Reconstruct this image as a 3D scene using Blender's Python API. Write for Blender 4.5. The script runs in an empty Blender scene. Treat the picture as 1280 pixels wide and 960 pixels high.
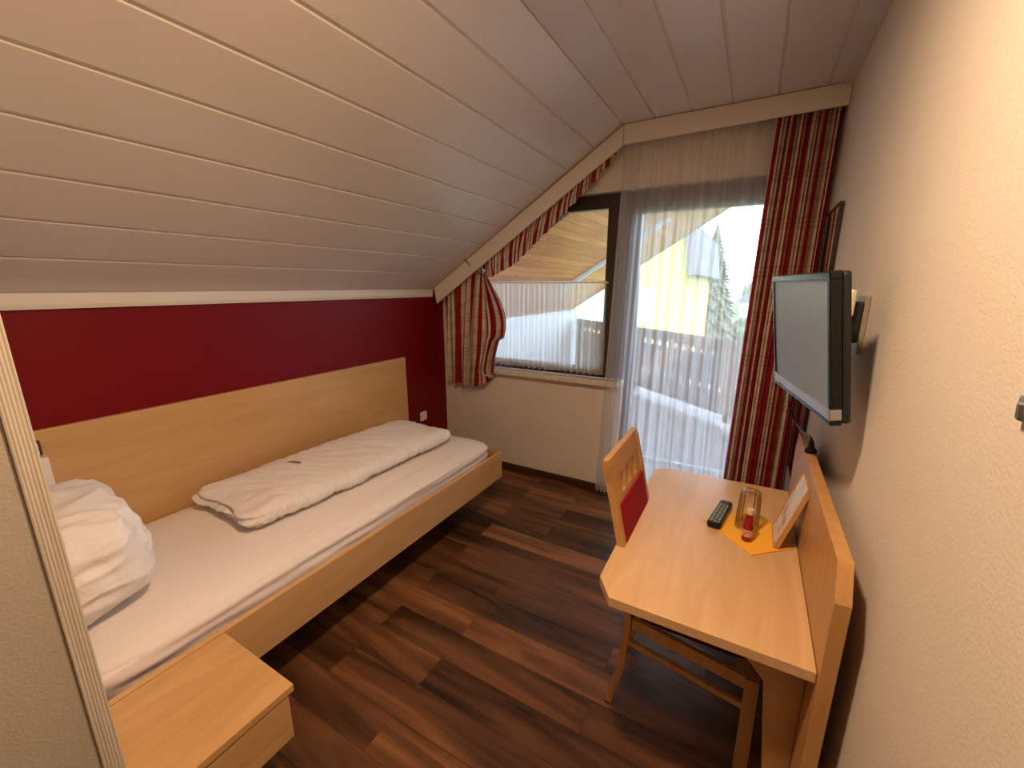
import bpy, bmesh, math, random
from mathutils import Vector, Matrix, noise
random.seed(7)
C = bpy.context.scene.collection
SC = bpy.context.scene
PI = math.pi

# ------------------------------------------------------------------ camera
cam = bpy.data.objects.new('camera', bpy.data.cameras.new('camera'))
C.objects.link(cam)
cam.location = (0, 0, 1.6)
cam.rotation_euler = (math.radians(90 - 13.2), 0, math.radians(29.7))
cam.data.sensor_width = 36.0
cam.data.lens = 36.0 * 520 / 1280
cam.data.clip_start = 0.01
cam.data.clip_end = 500
SC.camera = cam
SC.view_settings.view_transform = 'Standard'
SC.view_settings.look = 'None'
SC.view_settings.gamma = 1.0
SC.view_settings.use_curve_mapping = False
SC.view_settings.exposure = 0.0

# ------------------------------------------------------------------ world
W = bpy.data.worlds.new('sky'); SC.world = W; W.use_nodes = True
nt = W.node_tree; nt.nodes.clear()
wo = nt.nodes.new('ShaderNodeOutputWorld'); bg = nt.nodes.new('ShaderNodeBackground')
tc = nt.nodes.new('ShaderNodeTexCoord'); mp = nt.nodes.new('ShaderNodeMapping'); mp.inputs['Scale'].default_value = (2, 2, 5)
nz = nt.nodes.new('ShaderNodeTexNoise'); nz.inputs['Scale'].default_value = 2.2; nz.inputs['Detail'].default_value = 5
rp = nt.nodes.new('ShaderNodeValToRGB')
rp.color_ramp.elements[0].position = 0.40; rp.color_ramp.elements[0].color = (0.34, 0.58, 0.98, 1)
rp.color_ramp.elements[1].position = 0.60; rp.color_ramp.elements[1].color = (0.84, 0.92, 1.0, 1)
nt.links.new(tc.outputs['Generated'], mp.inputs['Vector']); nt.links.new(mp.outputs['Vector'], nz.inputs['Vector'])
nt.links.new(nz.outputs['Fac'], rp.inputs['Fac']); nt.links.new(rp.outputs['Color'], bg.inputs['Color'])
bg.inputs['Strength'].default_value = 11.0
nt.links.new(bg.outputs['Background'], wo.inputs['Surface'])
SUN_E = 9.0
sl = bpy.data.lights.new('sun', 'SUN'); sl.energy = SUN_E; sl.angle = 0.02; sl.color = (1, 0.93, 0.82)
so = bpy.data.objects.new('sun', sl); C.objects.link(so)
so.rotation_euler = Vector((-0.25, 0.75, -0.62)).to_track_quat('-Z', 'Y').to_euler()
so.location = (8, -8, 9)

LAMP_W = 35.0
LAMP_COL = (1.0, 0.69, 0.44)

# ------------------------------------------------------------------ helpers
def obj(name, bm, mat, parent=None, loc=None, smooth=False):
    me = bpy.data.meshes.new(name)
    base = Vector((0, 0, 0))
    if parent is not None:
        p = parent
        while p.parent is not None: p = p.parent
        base = p.location.copy()
    elif loc is not None: base = Vector(loc)
    if base.length > 0: bmesh.ops.translate(bm, verts=bm.verts, vec=-base)
    bm.normal_update(); bm.to_mesh(me); bm.free()
    if smooth:
        for f in me.polygons: f.use_smooth = True
    mats = mat if isinstance(mat, (list, tuple)) else [mat]
    for m in mats: me.materials.append(m)
    o = bpy.data.objects.new(name, me); C.objects.link(o)
    if parent is not None: o.parent = parent
    elif loc is not None: o.location = base
    return o
def thing(name, label, cat, loc, group=None):
    o = bpy.data.objects.new(name, None); C.objects.link(o); o.location = loc
    o.empty_display_size = 0.1
    o['label'] = label; o['category'] = cat
    if group: o['group'] = group
    return o
def tag(o, label, cat, group=None, kind=None):
    o['label'] = label; o['category'] = cat
    if group: o['group'] = group
    if kind: o['kind'] = kind
    return o
def struct(name, bm, m, smooth=False):
    o = obj(name, bm, m, smooth=smooth); o['kind'] = 'structure'; return o
def NB(): return bmesh.new()
def box(bm, x0, x1, y0, y1, z0, z1, bev=0.0, mi=0, M=None):
    t = bmesh.new()
    r = bmesh.ops.create_cube(t, size=1)
    for v in t.verts:
        v.co = Vector(((x0+x1)/2 + v.co.x*(x1-x0), (y0+y1)/2 + v.co.y*(y1-y0), (z0+z1)/2 + v.co.z*(z1-z0)))
    if bev > 0: bmesh.ops.bevel(t, geom=list(t.edges), offset=bev, segments=2, affect='EDGES', profile=0.5)
    if M is not None: t.transform(M)
    for f in t.faces: f.material_index = mi
    merge(bm, t)
def merge(bm, t):
    me = bpy.data.meshes.new('tmp'); t.to_mesh(me); t.free(); bm.from_mesh(me); bpy.data.meshes.remove(me)
def prism(bm, pts, axis, a, b, bev=0.0, mi=0, M=None):
    """pts: 2D outline in the other two axes (in x,y,z order); extruded along axis from a to b"""
    t = bmesh.new()
    def mk(p, v):
        c = list(p); c.insert(axis, v); return t.verts.new(c)
    A = [mk(p, a) for p in pts]; B = [mk(p, b) for p in pts]
    n = len(pts)
    t.faces.new(A); t.faces.new(B[::-1])
    for i in range(n): t.faces.new((A[i], B[i], B[(i+1) % n], A[(i+1) % n]))
    bmesh.ops.recalc_face_normals(t, faces=t.faces)
    if bev > 0: bmesh.ops.bevel(t, geom=list(t.edges), offset=bev, segments=2, affect='EDGES', profile=0.5)
    if M is not None: t.transform(M)
    for f in t.faces: f.material_index = mi
    merge(bm, t)
def catmull(pts, k=8):
    P = [Vector(p) for p in pts]; out = []
    for i in range(len(P)-1):
        p0 = P[max(i-1, 0)]; p1 = P[i]; p2 = P[i+1]; p3 = P[min(i+2, len(P)-1)]
        for j in range(k):
            t = j/k
            out.append(0.5*((2*p1)+(-p0+p2)*t+(2*p0-5*p1+4*p2-p3)*t*t+(-p0+3*p1-3*p2+p3)*t**3))
    out.append(P[-1]); return out
def tube(bm, pts, r, seg=10, smoothk=0, rect=None):
    """round tube, or rectangular section rect=(half_y, half_other) swept along pts"""
    P = catmull(pts, smoothk) if smoothk else [Vector(p) for p in pts]
    rings = []
    for i, p in enumerate(P):
        d = (P[min(i+1, len(P)-1)] - P[max(i-1, 0)]).normalized()
        if rect:
            a = Vector((0, 1, 0)); b = d.cross(a).normalized(); hy, hb = rect
            ring = [bm.verts.new(p + a*s*hy + b*q*hb) for s, q in ((-1, -1), (1, -1), (1, 1), (-1, 1))]
        else:
            up = Vector((0, 0, 1)) if abs(d.z) < 0.9 else Vector((0, 1, 0))
            a = d.cross(up).normalized(); b = d.cross(a).normalized()
            rr = r(i/(len(P)-1)) if callable(r) else r
            ring = [bm.verts.new(p + (a*math.cos(2*PI*k/seg) + b*math.sin(2*PI*k/seg))*rr) for k in range(seg)]
        rings.append(ring)
    n = len(rings[0])
    for A, B in zip(rings, rings[1:]):
        for k in range(n): bm.faces.new((A[k], A[(k+1) % n], B[(k+1) % n], B[k]))
    bm.faces.new(rings[0][::-1]); bm.faces.new(rings[-1])
    bmesh.ops.recalc_face_normals(bm, faces=bm.faces)
def lathe(bm, prof, c, seg=32, flute=0, fa=0.0, M=None):
    t = bmesh.new(); rings = []
    for r, z in prof:
        if r < 1e-6: rings.append([t.verts.new((0, 0, z))]); continue
        rings.append([t.verts.new(((r+fa*math.cos(flute*2*PI*k/seg))*math.cos(2*PI*k/seg), (r+fa*math.cos(flute*2*PI*k/seg))*math.sin(2*PI*k/seg), z)) for k in range(seg)])
    for A, B in zip(rings, rings[1:]):
        for k in range(seg):
            a0 = A[k % len(A)]; a1 = A[(k+1) % len(A)]; b0 = B[k % len(B)]; b1 = B[(k+1) % len(B)]
            vs = []
            for v in (a0, a1, b1, b0):
                if v not in vs: vs.append(v)
            if len(vs) > 2: t.faces.new(vs)
    bmesh.ops.recalc_face_normals(t, faces=t.faces)
    if M is not None: t.transform(M)
    bmesh.ops.translate(t, verts=t.verts, vec=Vector(c)); merge(bm, t)
def cloth(bm, fn, nu, nv, ulen, vlen, thick=0.0):
    """fn(u,v)->point, u,v in 0..1; UV in metres of cloth"""
    uv = bm.loops.layers.uv.verify()
    V = [[bm.verts.new(fn(i/nu, j/nv)) for i in range(nu+1)] for j in range(nv+1)]
    for j in range(nv):
        for i in range(nu):
            f = bm.faces.new((V[j][i], V[j][i+1], V[j+1][i+1], V[j+1][i]))
            for l, (a, b) in zip(f.loops, ((i, j), (i+1, j), (i+1, j+1), (i, j+1))):
                l[uv].uv = (a/nu*ulen, b/nv*vlen)
    if thick:
        pass
def puff(bm, c, h, nx=40, ny=40, nz_=10, p=(6, 3), disp=None, M=None):
    """superellipsoid block centred c with half sizes h, sampled evenly from a subdivided box"""
    t = bmesh.new(); seen = {}
    def vert(x, y, z):
        k = (round(x, 5), round(y, 5), round(z, 5))
        if k in seen: return seen[k]
        m = (abs(x)**p[0] + abs(y)**p[0])**(1/p[0]) if (abs(x)+abs(y)) > 1e-9 else 0
        q = (m**p[1] + abs(z)**p[1])**(1/p[1])
        seen[k] = t.verts.new((x/q*h[0], y/q*h[1], z/q*h[2])); return seen[k]
    n = (nx, ny, nz_)
    for ax in range(3):
        u_, v_ = [(1, 2), (2, 0), (0, 1)][ax]
        for sg in (-1, 1):
            for i in range(n[u_]):
                for j in range(n[v_]):
                    vs = []
                    for di, dj in ((0, 0), (1, 0), (1, 1), (0, 1)):
                        c3 = [0, 0, 0]; c3[ax] = sg; c3[u_] = -1+2*(i+di)/n[u_]; c3[v_] = -1+2*(j+dj)/n[v_]
                        vs.append(vert(*c3))
                    if sg < 0: vs.reverse()
                    t.faces.new(vs)
    t.normal_update()
    if disp:
        ns = [(v, v.normal.copy(), v.co.copy()) for v in t.verts]
        for v, nn, co in ns: v.co = disp(co, nn)
    if M is not None: t.transform(M)
    bmesh.ops.translate(t, verts=t.verts, vec=Vector(c)); merge(bm, t)

# ------------------------------------------------------------------ materials
def mat(name):
    m = bpy.data.materials.new(name); m.use_nodes = True
    n = m.node_tree; n.nodes.clear()
    out = n.nodes.new('ShaderNodeOutputMaterial'); b = n.nodes.new('ShaderNodeBsdfPrincipled')
    n.links.new(b.outputs[0], out.inputs[0]); return m, n, b, out
def N(n, t, **k):
    q = n.nodes.new(t)
    for a, v in k.items():
        if a in q.inputs: q.inputs[a].default_value = v
        else: setattr(q, a, v)
    return q
def ramp(n, stops, interp='LINEAR'):
    r = n.nodes.new('ShaderNodeValToRGB'); r.color_ramp.interpolation = interp
    e = r.color_ramp.elements
    while len(e) > 1: e.remove(e[-1])
    e[0].position = stops[0][0]; e[0].color = (*stops[0][1], 1)
    for p, c in stops[1:]:
        q = e.new(p); q.color = (*c, 1)
    return r
def plain(name, col, rough=0.5, metal=0.0, bump=0.0, bscale=200, spec=0.5, vary=0.0, vscale=3):
    m, n, b, _ = mat(name)
    b.inputs['Roughness'].default_value = rough; b.inputs['Metallic'].default_value = metal
    b.inputs['Specular IOR Level'].default_value = spec
    t = N(n, 'ShaderNodeTexCoord')
    z = N(n, 'ShaderNodeTexNoise', Scale=vscale, Detail=4)
    n.links.new(t.outputs['Object'], z.inputs['Vector'])
    v = max(vary, 0.02)
    r = ramp(n, [(0.3, tuple(c*(1-v) for c in col)), (0.7, tuple(min(1, c*(1+v)) for c in col))])
    n.links.new(z.outputs['Fac'], r.inputs['Fac']); n.links.new(r.outputs['Color'], b.inputs['Base Color'])
    if bump:
        z2 = N(n, 'ShaderNodeTexNoise', Scale=bscale, Detail=3)
        n.links.new(t.outputs['Object'], z2.inputs['Vector'])
        bp = N(n, 'ShaderNodeBump', Strength=bump, Distance=0.002)
        n.links.new(z2.outputs['Fac'], bp.inputs['Height']); n.links.new(bp.outputs[0], b.inputs['Normal'])
    return m
def wood(name, dark, light, scale=(2, 30, 30), rough=0.4, spec=0.4, bump=0.08, rot=(0, 0, 0)):
    m, n, b, _ = mat(name)
    b.inputs['Roughness'].default_value = rough; b.inputs['Specular IOR Level'].default_value = spec
    t = N(n, 'ShaderNodeTexCoord'); p = N(n, 'ShaderNodeMapping'); p.inputs['Scale'].default_value = scale; p.inputs['Rotation'].default_value = rot
    n.links.new(t.outputs['Object'], p.inputs['Vector'])
    z = N(n, 'ShaderNodeTexNoise', Scale=1.6, Detail=7, Roughness=0.6, Distortion=0.6)
    n.links.new(p.outputs[0], z.inputs['Vector'])
    r = ramp(n, [(0.3, dark), (0.7, light)])
    n.links.new(z.outputs['Fac'], r.inputs['Fac']); n.links.new(r.outputs['Color'], b.inputs['Base Color'])
    bp = N(n, 'ShaderNodeBump', Strength=bump, Distance=0.001)
    n.links.new(z.outputs['Fac'], bp.inputs['Height']); n.links.new(bp.outputs[0], b.inputs['Normal'])
    return m

M_wall = plain('wall_paint', (0.70, 0.63, 0.54), 0.85, bump=0.5, bscale=160, spec=0.2)
M_red = plain('red_wall_paint', (0.17, 0.0012, 0.004), 0.45, bump=0.25, bscale=160, spec=0.22)
M_ceil = plain('ceiling_lacquer', (0.66, 0.595, 0.54), 0.30, bump=0.05, bscale=90, spec=0.9)
M_groove = plain('groove_paint', (0.55, 0.50, 0.42), 0.6)
M_trim = plain('trim_paint', (0.72, 0.65, 0.55), 0.5, bump=0.05)
M_birch = wood('birch_laminate', (0.54, 0.30, 0.110), (0.65, 0.38, 0.150), (14, 2, 14), 0.34)
M_birchx = wood('birch_laminate_lengthwise', (0.54, 0.305, 0.112), (0.64, 0.375, 0.150), (10, 1.2, 10), 0.28, spec=0.6)
M_birchv = wood('beech_solid', (0.44, 0.225, 0.075), (0.55, 0.30, 0.11), (18, 18, 2), 0.38)
M_edge = wood('birch_edge_band', (0.42, 0.235, 0.09), (0.50, 0.29, 0.12), (10, 2, 10), 0.42)
M_dark = wood('dark_window_wood', (0.022, 0.012, 0.009), (0.045, 0.025, 0.018), (20, 20, 3), 0.4)
M_base = wood('baseboard_wood', (0.05, 0.018, 0.010), (0.09, 0.032, 0.017), (2, 20, 20), 0.4)
M_sill = plain('sill_stone', (0.62, 0.58, 0.50), 0.35, vary=0.08, vscale=20)
M_black = plain('black_plastic', (0.005, 0.005, 0.005), 0.25, spec=0.35)
M_blackm = plain('black_matte_plastic', (0.012, 0.012, 0.013), 0.5, bump=0.1)
M_silver = plain('silver_plastic', (0.42, 0.44, 0.46), 0.28, metal=0.7)
M_white = plain('white_plastic', (0.78, 0.74, 0.66), 0.4)
M_plate = plain('taupe_painted_metal', (0.30, 0.25, 0.19), 0.5)
M_chrome = plain('chrome', (0.8, 0.8, 0.8), 0.15, metal=1.0)
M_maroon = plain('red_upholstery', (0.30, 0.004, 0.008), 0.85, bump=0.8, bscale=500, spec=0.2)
M_seat = plain('shade_darkened_seat_fabric', (0.06, 0.003, 0.005), 0.9, bump=0.8, bscale=500, spec=0.15)  # maroon upholstery with the shadow under the desk put into its colour
M_rubber = plain('rubber_foot', (0.01, 0.01, 0.01), 0.7)

# screen; base colour holds a painted haze of reflected daylight
m, n, b, _ = mat('screen_painted_haze'); M_screen = m
b.inputs['Base Color'].default_value = (0.21, 0.255, 0.29, 1); b.inputs['Roughness'].default_value = 0.4
b.inputs['Specular IOR Level'].default_value = 0.8
# mirror
M_mirror = plain('mirror_silvering', (0.82, 0.84, 0.82), 0.03, metal=1.0)

# floor: wood plank vinyl, planks along X
m, n, b, _ = mat('floor_planks'); M_floor = m
t = N(n, 'ShaderNodeTexCoord')
br = n.nodes.new('ShaderNodeTexBrick'); br.offset = 0.37; br.offset_frequency = 2; br.squash = 1.0
br.inputs['Scale'].default_value = 1.0; br.inputs['Brick Width'].default_value = 1.02; br.inputs['Row Height'].default_value = 0.145
br.inputs['Mortar Size'].default_value = 0.0009; br.inputs['Mortar Smooth'].default_value = 0.3
br.inputs['Color1'].default_value = (0, 0, 0, 1); br.inputs['Color2'].default_value = (1, 1, 1, 1); br.inputs['Mortar'].default_value = (0.5, 0.5, 0.5, 1)
n.links.new(t.outputs['Object'], br.inputs['Vector'])
p = N(n, 'ShaderNodeMapping'); p.inputs['Scale'].default_value = (1.1, 11, 1)
n.links.new(t.outputs['Object'], p.inputs['Vector'])
off = N(n, 'ShaderNodeVectorMath', operation='MULTIPLY_ADD')
off.inputs[1].default_value = (7.0, 13.0, 5.0)
n.links.new(br.outputs['Color'], off.inputs[0]); n.links.new(p.outputs[0], off.inputs[2])
z = N(n, 'ShaderNodeTexNoise', Scale=1.0, Detail=7, Roughness=0.55, Distortion=0.7)
n.links.new(off.outputs[0], z.inputs['Vector'])
sc_ = N(n, 'ShaderNodeMath', operation='MULTIPLY_ADD'); sc_.inputs[1].default_value = 0.26; 
n.links.new(br.outputs['Color'], sc_.inputs[0])
sb = N(n, 'ShaderNodeMath', operation='SUBTRACT'); sb.inputs[1].default_value = 0.13
n.links.new(z.outputs['Fac'], sb.inputs[0]); n.links.new(sb.outputs[0], sc_.inputs[2])
r = ramp(n, [(0.28, (0.020, 0.008, 0.004)), (0.43, (0.070, 0.028, 0.011)), (0.56, (0.140, 0.056, 0.020)), (0.72, (0.26, 0.110, 0.042))])
n.links.new(sc_.outputs[0], r.inputs['Fac'])
mx = N(n, 'ShaderNodeMix', data_type='RGBA'); mx.inputs[7].default_value = (0.012, 0.006, 0.004, 1)
n.links.new(br.outputs['Fac'], mx.inputs[0]); n.links.new(r.outputs['Color'], mx.inputs[6])
n.links.new(mx.outputs[2], b.inputs['Base Color'])
b.inputs['Roughness'].default_value = 0.33; b.inputs['Specular IOR Level'].default_value = 0.45
bp = N(n, 'ShaderNodeBump', Strength=0.12, Distance=0.002); n.links.new(z.outputs['Fac'], bp.inputs['Height']); n.links.new(bp.outputs[0], b.inputs['Normal'])

# soffit planks outdoors: seams along Y across the slope
def planks_mat(name, dark, light, axis, width, seamcol):
    m, n, b, _ = mat(name)
    t = N(n, 'ShaderNodeTexCoord'); s = N(n, 'ShaderNodeSeparateXYZ'); n.links.new(t.outputs['Object'], s.inputs[0])
    d = N(n, 'ShaderNodeMath', operation='DIVIDE'); d.inputs[1].default_value = width; n.links.new(s.outputs[axis], d.inputs[0])
    fl = N(n, 'ShaderNodeMath', operation='FLOOR'); n.links.new(d.outputs[0], fl.inputs[0])
    fr = N(n, 'ShaderNodeMath', operation='FRACT'); n.links.new(d.outputs[0], fr.inputs[0])
    wn = N(n, 'ShaderNodeTexWhiteNoise', noise_dimensions='1D'); n.links.new(fl.outputs[0], wn.inputs['W'])
    mp = N(n, 'ShaderNodeMapping'); mp.inputs['Scale'].default_value = (12, 1.2, 12) if axis == 'X' else (1.2, 12, 12)
    n.links.new(t.outputs['Object'], mp.inputs[0])
    z = N(n, 'ShaderNodeTexNoise', Scale=1.3, Detail=5); n.links.new(mp.outputs[0], z.inputs['Vector'])
    ad = N(n, 'ShaderNodeMath', operation='MULTIPLY_ADD'); ad.inputs[1].default_value = 0.4; n.links.new(wn.outputs['Value'], ad.inputs[0]); n.links.new(z.outputs['Fac'], ad.inputs[2])
    r = ramp(n, [(0.4, dark), (0.95, light)]); n.links.new(ad.outputs[0], r.inputs['Fac'])
    lt = N(n, 'ShaderNodeMath', operation='LESS_THAN'); lt.inputs[1].default_value = 0.07; n.links.new(fr.outputs[0], lt.inputs[0])
    mx = N(n, 'ShaderNodeMix', data_type='RGBA'); mx.inputs[7].default_value = (*seamcol, 1)
    n.links.new(lt.outputs[0], mx.inputs[0]); n.links.new(r.outputs['Color'], mx.inputs[6]); n.links.new(mx.outputs[2], b.inputs['Base Color'])
    b.inputs['Roughness'].default_value = 0.5
    return m
M_soffit = planks_mat('pine_soffit', (0.32, 0.10, 0.022), (0.52, 0.19, 0.048), 'X', 0.085, (0.12, 0.045, 0.02))

# check fabric
M_desktop = wood('sheen_painted_laminate', (0.60, 0.37, 0.175), (0.70, 0.45, 0.225), (10, 1.2, 10), 0.24, spec=1.0)  # birch made paler: daylight reflected off the desktop is put into the colour
def check_mat():
    m, n, b, out = mat('checked_curtain_fabric')
    uv = N(n, 'ShaderNodeUVMap'); s = N(n, 'ShaderNodeSeparateXYZ'); n.links.new(uv.outputs[0], s.inputs[0])
    def fr(ax, per):
        d = N(n, 'ShaderNodeMath', operation='DIVIDE'); d.inputs[1].default_value = per; n.links.new(s.outputs[ax], d.inputs[0])
        f = N(n, 'ShaderNodeMath', operation='FRACT'); n.links.new(d.outputs[0], f.inputs[0]); return f
    cream = (0.62, 0.52, 0.40); tan = (0.34, 0.25, 0.14); red = (0.27, 0.010, 0.014); pink = (0.50, 0.20, 0.15)
    ru = ramp(n, [(0, cream), (0.06, red), (0.36, cream), (0.52, tan), (0.62, cream), (0.76, red), (0.90, cream)], 'CONSTANT')
    n.links.new(fr('X', 0.23).outputs[0], ru.inputs[0])
    rv = ramp(n, [(0, (1, 1, 1)), (0.10, (0.72, 0.30, 0.26)), (0.15, (1, 1, 1)), (0.20, (0.72, 0.30, 0.26)), (0.25, (1, 1, 1)), (0.30, (0.72, 0.30, 0.26)), (0.35, (1, 1, 1)), (0.68, (0.72, 0.60, 0.46)), (0.82, (1, 1, 1))], 'CONSTANT')
    n.links.new(fr('Y', 0.26).outputs[0], rv.inputs[0])
    mu = N(n, 'ShaderNodeMix', data_type='RGBA', blend_type='MULTIPLY'); mu.inputs[0].default_value = 0.42
    n.links.new(ru.outputs[0], mu.inputs[6]); n.links.new(rv.outputs[0], mu.inputs[7])
    n.links.new(mu.outputs[2], b.inputs['Base Color']); b.inputs['Roughness'].default_value = 0.8; b.inputs['Specular IOR Level'].default_value = 0.2
    z = N(n, 'ShaderNodeTexNoise', Scale=900); bp = N(n, 'ShaderNodeBump', Strength=0.2, Distance=0.001)
    n.links.new(uv.outputs[0], z.inputs['Vector']); n.links.new(z.outputs['Fac'], bp.inputs['Height']); n.links.new(bp.outputs[0], b.inputs['Normal'])
    tr = N(n, 'ShaderNodeBsdfTranslucent'); n.links.new(mu.outputs[2], tr.inputs['Color'])
    ms = N(n, 'ShaderNodeMixShader'); ms.inputs[0].default_value = 0.08
    n.links.new(b.outputs[0], ms.inputs[1]); n.links.new(tr.outputs[0], ms.inputs[2]); n.links.new(ms.outputs[0], out.inputs[0])
    return m
M_check = check_mat()
def sheer(name, col, alpha, weave=True):
    m, n, b, out = mat(name); n.nodes.remove(b)
    df = N(n, 'ShaderNodeBsdfDiffuse', Color=(*col, 1)); tl = N(n, 'ShaderNodeBsdfTranslucent', Color=(*col, 1)); tp = N(n, 'ShaderNodeBsdfTransparent')
    a = N(n, 'ShaderNodeMixShader'); a.inputs[0].default_value = 0.68
    n.links.new(df.outputs[0], a.inputs[1]); n.links.new(tl.outputs[0], a.inputs[2])
    c = N(n, 'ShaderNodeMixShader')
    uv = N(n, 'ShaderNodeUVMap'); mp = N(n, 'ShaderNodeMapping'); mp.inputs['Scale'].default_value = (6, 0.4, 1)
    n.links.new(uv.outputs[0], mp.inputs[0])
    z = N(n, 'ShaderNodeTexNoise', Scale=3, Detail=2); n.links.new(mp.outputs[0], z.inputs['Vector'])
    r = N(n, 'ShaderNodeMapRange'); r.inputs['From Min'].default_value = 0.3; r.inputs['From Max'].default_value = 0.7
    r.inputs['To Min'].default_value = alpha-0.06; r.inputs['To Max'].default_value = alpha+0.06
    n.links.new(z.outputs['Fac'], r.inputs['Value']); n.links.new(r.outputs[0], c.inputs[0])
    n.links.new(tp.outputs[0], c.inputs[1]); n.links.new(a.outputs[0], c.inputs[2]); n.links.new(c.outputs[0], out.inputs[0])
    return m
M_sheer = sheer('sheer_voile', (0.95, 0.94, 0.94), 0.50)
M_cafe = sheer('cafe_voile', (0.88, 0.86, 0.82), 0.52)
def glass(name, col=(1, 1, 1), refl=0.5):
    m, n, b, out = mat(name); n.nodes.remove(b)
    g = N(n, 'ShaderNodeBsdfGlossy', Roughness=0.01); tp = N(n, 'ShaderNodeBsdfTransparent', Color=(*col, 1))
    fr = N(n, 'ShaderNodeFresnel', IOR=1.5); q = N(n, 'ShaderNodeMath', operation='MULTIPLY'); q.inputs[1].default_value = refl
    n.links.new(fr.outputs[0], q.inputs[0])
    c = N(n, 'ShaderNodeMixShader'); n.links.new(q.outputs[0], c.inputs[0]); n.links.new(tp.outputs[0], c.inputs[1]); n.links.new(g.outputs[0], c.inputs[2])
    n.links.new(c.outputs[0], out.inputs[0]); return m
M_pane = glass('window_glass', (0.96, 0.98, 0.97), 0.7)
M_glass = glass('tumbler_glass', (1.0, 1.0, 1.0), 0.7)
m, n, b, _ = mat('bed_linen'); M_linen = m
b.inputs['Base Color'].default_value = (0.80, 0.745, 0.70, 1); b.inputs['Roughness'].default_value = 0.85; b.inputs['Specular IOR Level'].default_value = 0.15
t = N(n, 'ShaderNodeTexCoord'); z = N(n, 'ShaderNodeTexNoise', Scale=14, Detail=6, Roughness=0.6, Distortion=1.2); n.links.new(t.outputs['Object'], z.inputs['Vector'])
bp = N(n, 'ShaderNodeBump', Strength=0.35, Distance=0.012); n.links.new(z.outputs['Fac'], bp.inputs['Height']); n.links.new(bp.outputs[0], b.inputs['Normal'])
m, n, b, _ = mat('jersey_sheet'); M_sheet = m
b.inputs['Base Color'].default_value = (0.80, 0.72, 0.66, 1); b.inputs['Roughness'].default_value = 0.9; b.inputs['Specular IOR Level'].default_value = 0.1
t = N(n, 'ShaderNodeTexCoord'); z = N(n, 'ShaderNodeTexNoise', Scale=400, Detail=2); n.links.new(t.outputs['Object'], z.inputs['Vector'])
bp = N(n, 'ShaderNodeBump', Strength=0.15, Distance=0.001); n.links.new(z.outputs['Fac'], bp.inputs['Height']); n.links.new(bp.outputs[0], b.inputs['Normal'])
M_napkin = plain('orange_paper', (0.88, 0.42, 0.03), 0.8)
M_yellow = plain('yellow_render', (0.50, 0.42, 0.12), 0.8, vary=0.05)
M_conif = plain('conifer_green', (0.075, 0.08, 0.035), 0.9, vary=0.35, vscale=3)
M_bush = plain('bush_green', (0.07, 0.09, 0.035), 0.9, vary=0.4, vscale=2)
M_lawn = plain('lawn', (0.10, 0.19, 0.04), 0.95, vary=0.3, vscale=0.3)
M_bark = plain('bark', (0.10, 0.07, 0.05), 0.9)
M_greyroof = plain('grey_roof', (0.11, 0.10, 0.11), 0.8)
M_terr = plain('terrace_tiles', (0.22, 0.20, 0.20), 0.7, vary=0.15, vscale=4)
M_rail = wood('weathered_boards', (0.12, 0.08, 0.06), (0.20, 0.135, 0.105), (14, 14, 2), 0.7)
M_outw = plain('outside_white_render', (0.50, 0.50, 0.49), 0.85)

# ------------------------------------------------------------------ room shell
XL, XR, YW, YB = -2.44, 0.305, 3.016, -1.7
def slope(x): return 1.57 + 0.635*(x - XL)
XK, ZC = -0.838, 2.588
b_ = NB(); box(b_, XL-0.2, XR+0.2, YB-0.2, YW+0.30, -0.2, 0.0); struct('floor', b_, M_floor)
b_ = NB(); box(b_, XL-0.2, XL, YB-0.2, YW+0.3, 0, 1.62); struct('wall_left', b_, M_red)
b_ = NB(); box(b_, XR, XR+0.2, YB-0.2, YW+0.3, 0, 2.9); struct('wall_right', b_, M_wall)
b_ = NB(); box(b_, XL, XR, YB-0.2, YB, 0, 2.9); struct('wall_back', b_, M_wall)
b_ = NB(); Y0, Y1 = YW, YW+0.28
prism(b_, [(-2.2, 0), (-0.78, 0), (-0.78, 0.87), (-2.2, 0.87)], 1, Y0, Y1)
prism(b_, [(XL, 0), (-2.2, 0), (-2.2, 2.2), (XL, 2.2)], 1, Y0, Y1)
prism(b_, [(-2.2, 1.675), (-1.315, 2.235), (0.2, 2.235), (0.2, 2.9), (-2.2, 2.9)], 1, Y0, Y1)
prism(b_, [(0.2, 0), (XR, 0), (XR, 2.9), (0.2, 2.9)], 1, Y0, Y1)
struct('wall_window_side', b_, M_wall)
# ceiling planks: profile in x-z, extruded along y
b_ = NB()
def ceiling_run(p0, p1, step, first, nrm, bm, last=None):
    p0 = Vector(p0); p1 = Vector(p1); d = (p1-p0); L = d.length; d.normalize(); nn = Vector(nrm)
    s = first; edges = [0.0]
    while s < L-0.01: edges.append(s); s += step
    edges.append(L)
    y0, y1 = YB, YW
    for i, (a, e) in enumerate(zip(edges, edges[1:])):
        g = 0.0 if i == 0 else 0.005
        h2 = 0.0 if i == len(edges)-2 else 0.005
        A = p0 + d*(a+g); B = p0 + d*(e-h2)
        c = 0.004
        pts = [A - nn*0 + d*0.0 + nn*0.010, A + nn*c*0.6, A + d*c, B - d*c, B + nn*c*0.6, B + nn*0.010, B+nn*0.03, A+nn*0.03]
        prism(bm, [(p.x, p.y) for p in pts], 1, y0, y1)
        if 0 < i:
            # stepped tongue beside the groove
            G = p0 + d*(a-0.006); H = p0 + d*(a+0.006)
            pts = [G + nn*0.007, H + nn*0.007, H + nn*0.02, G + nn*0.02]
            prism(bm, [(p.x, p.y) for p in pts], 1, y0, y1)
sn = Vector((-0.635, 1)).normalized()
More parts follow.
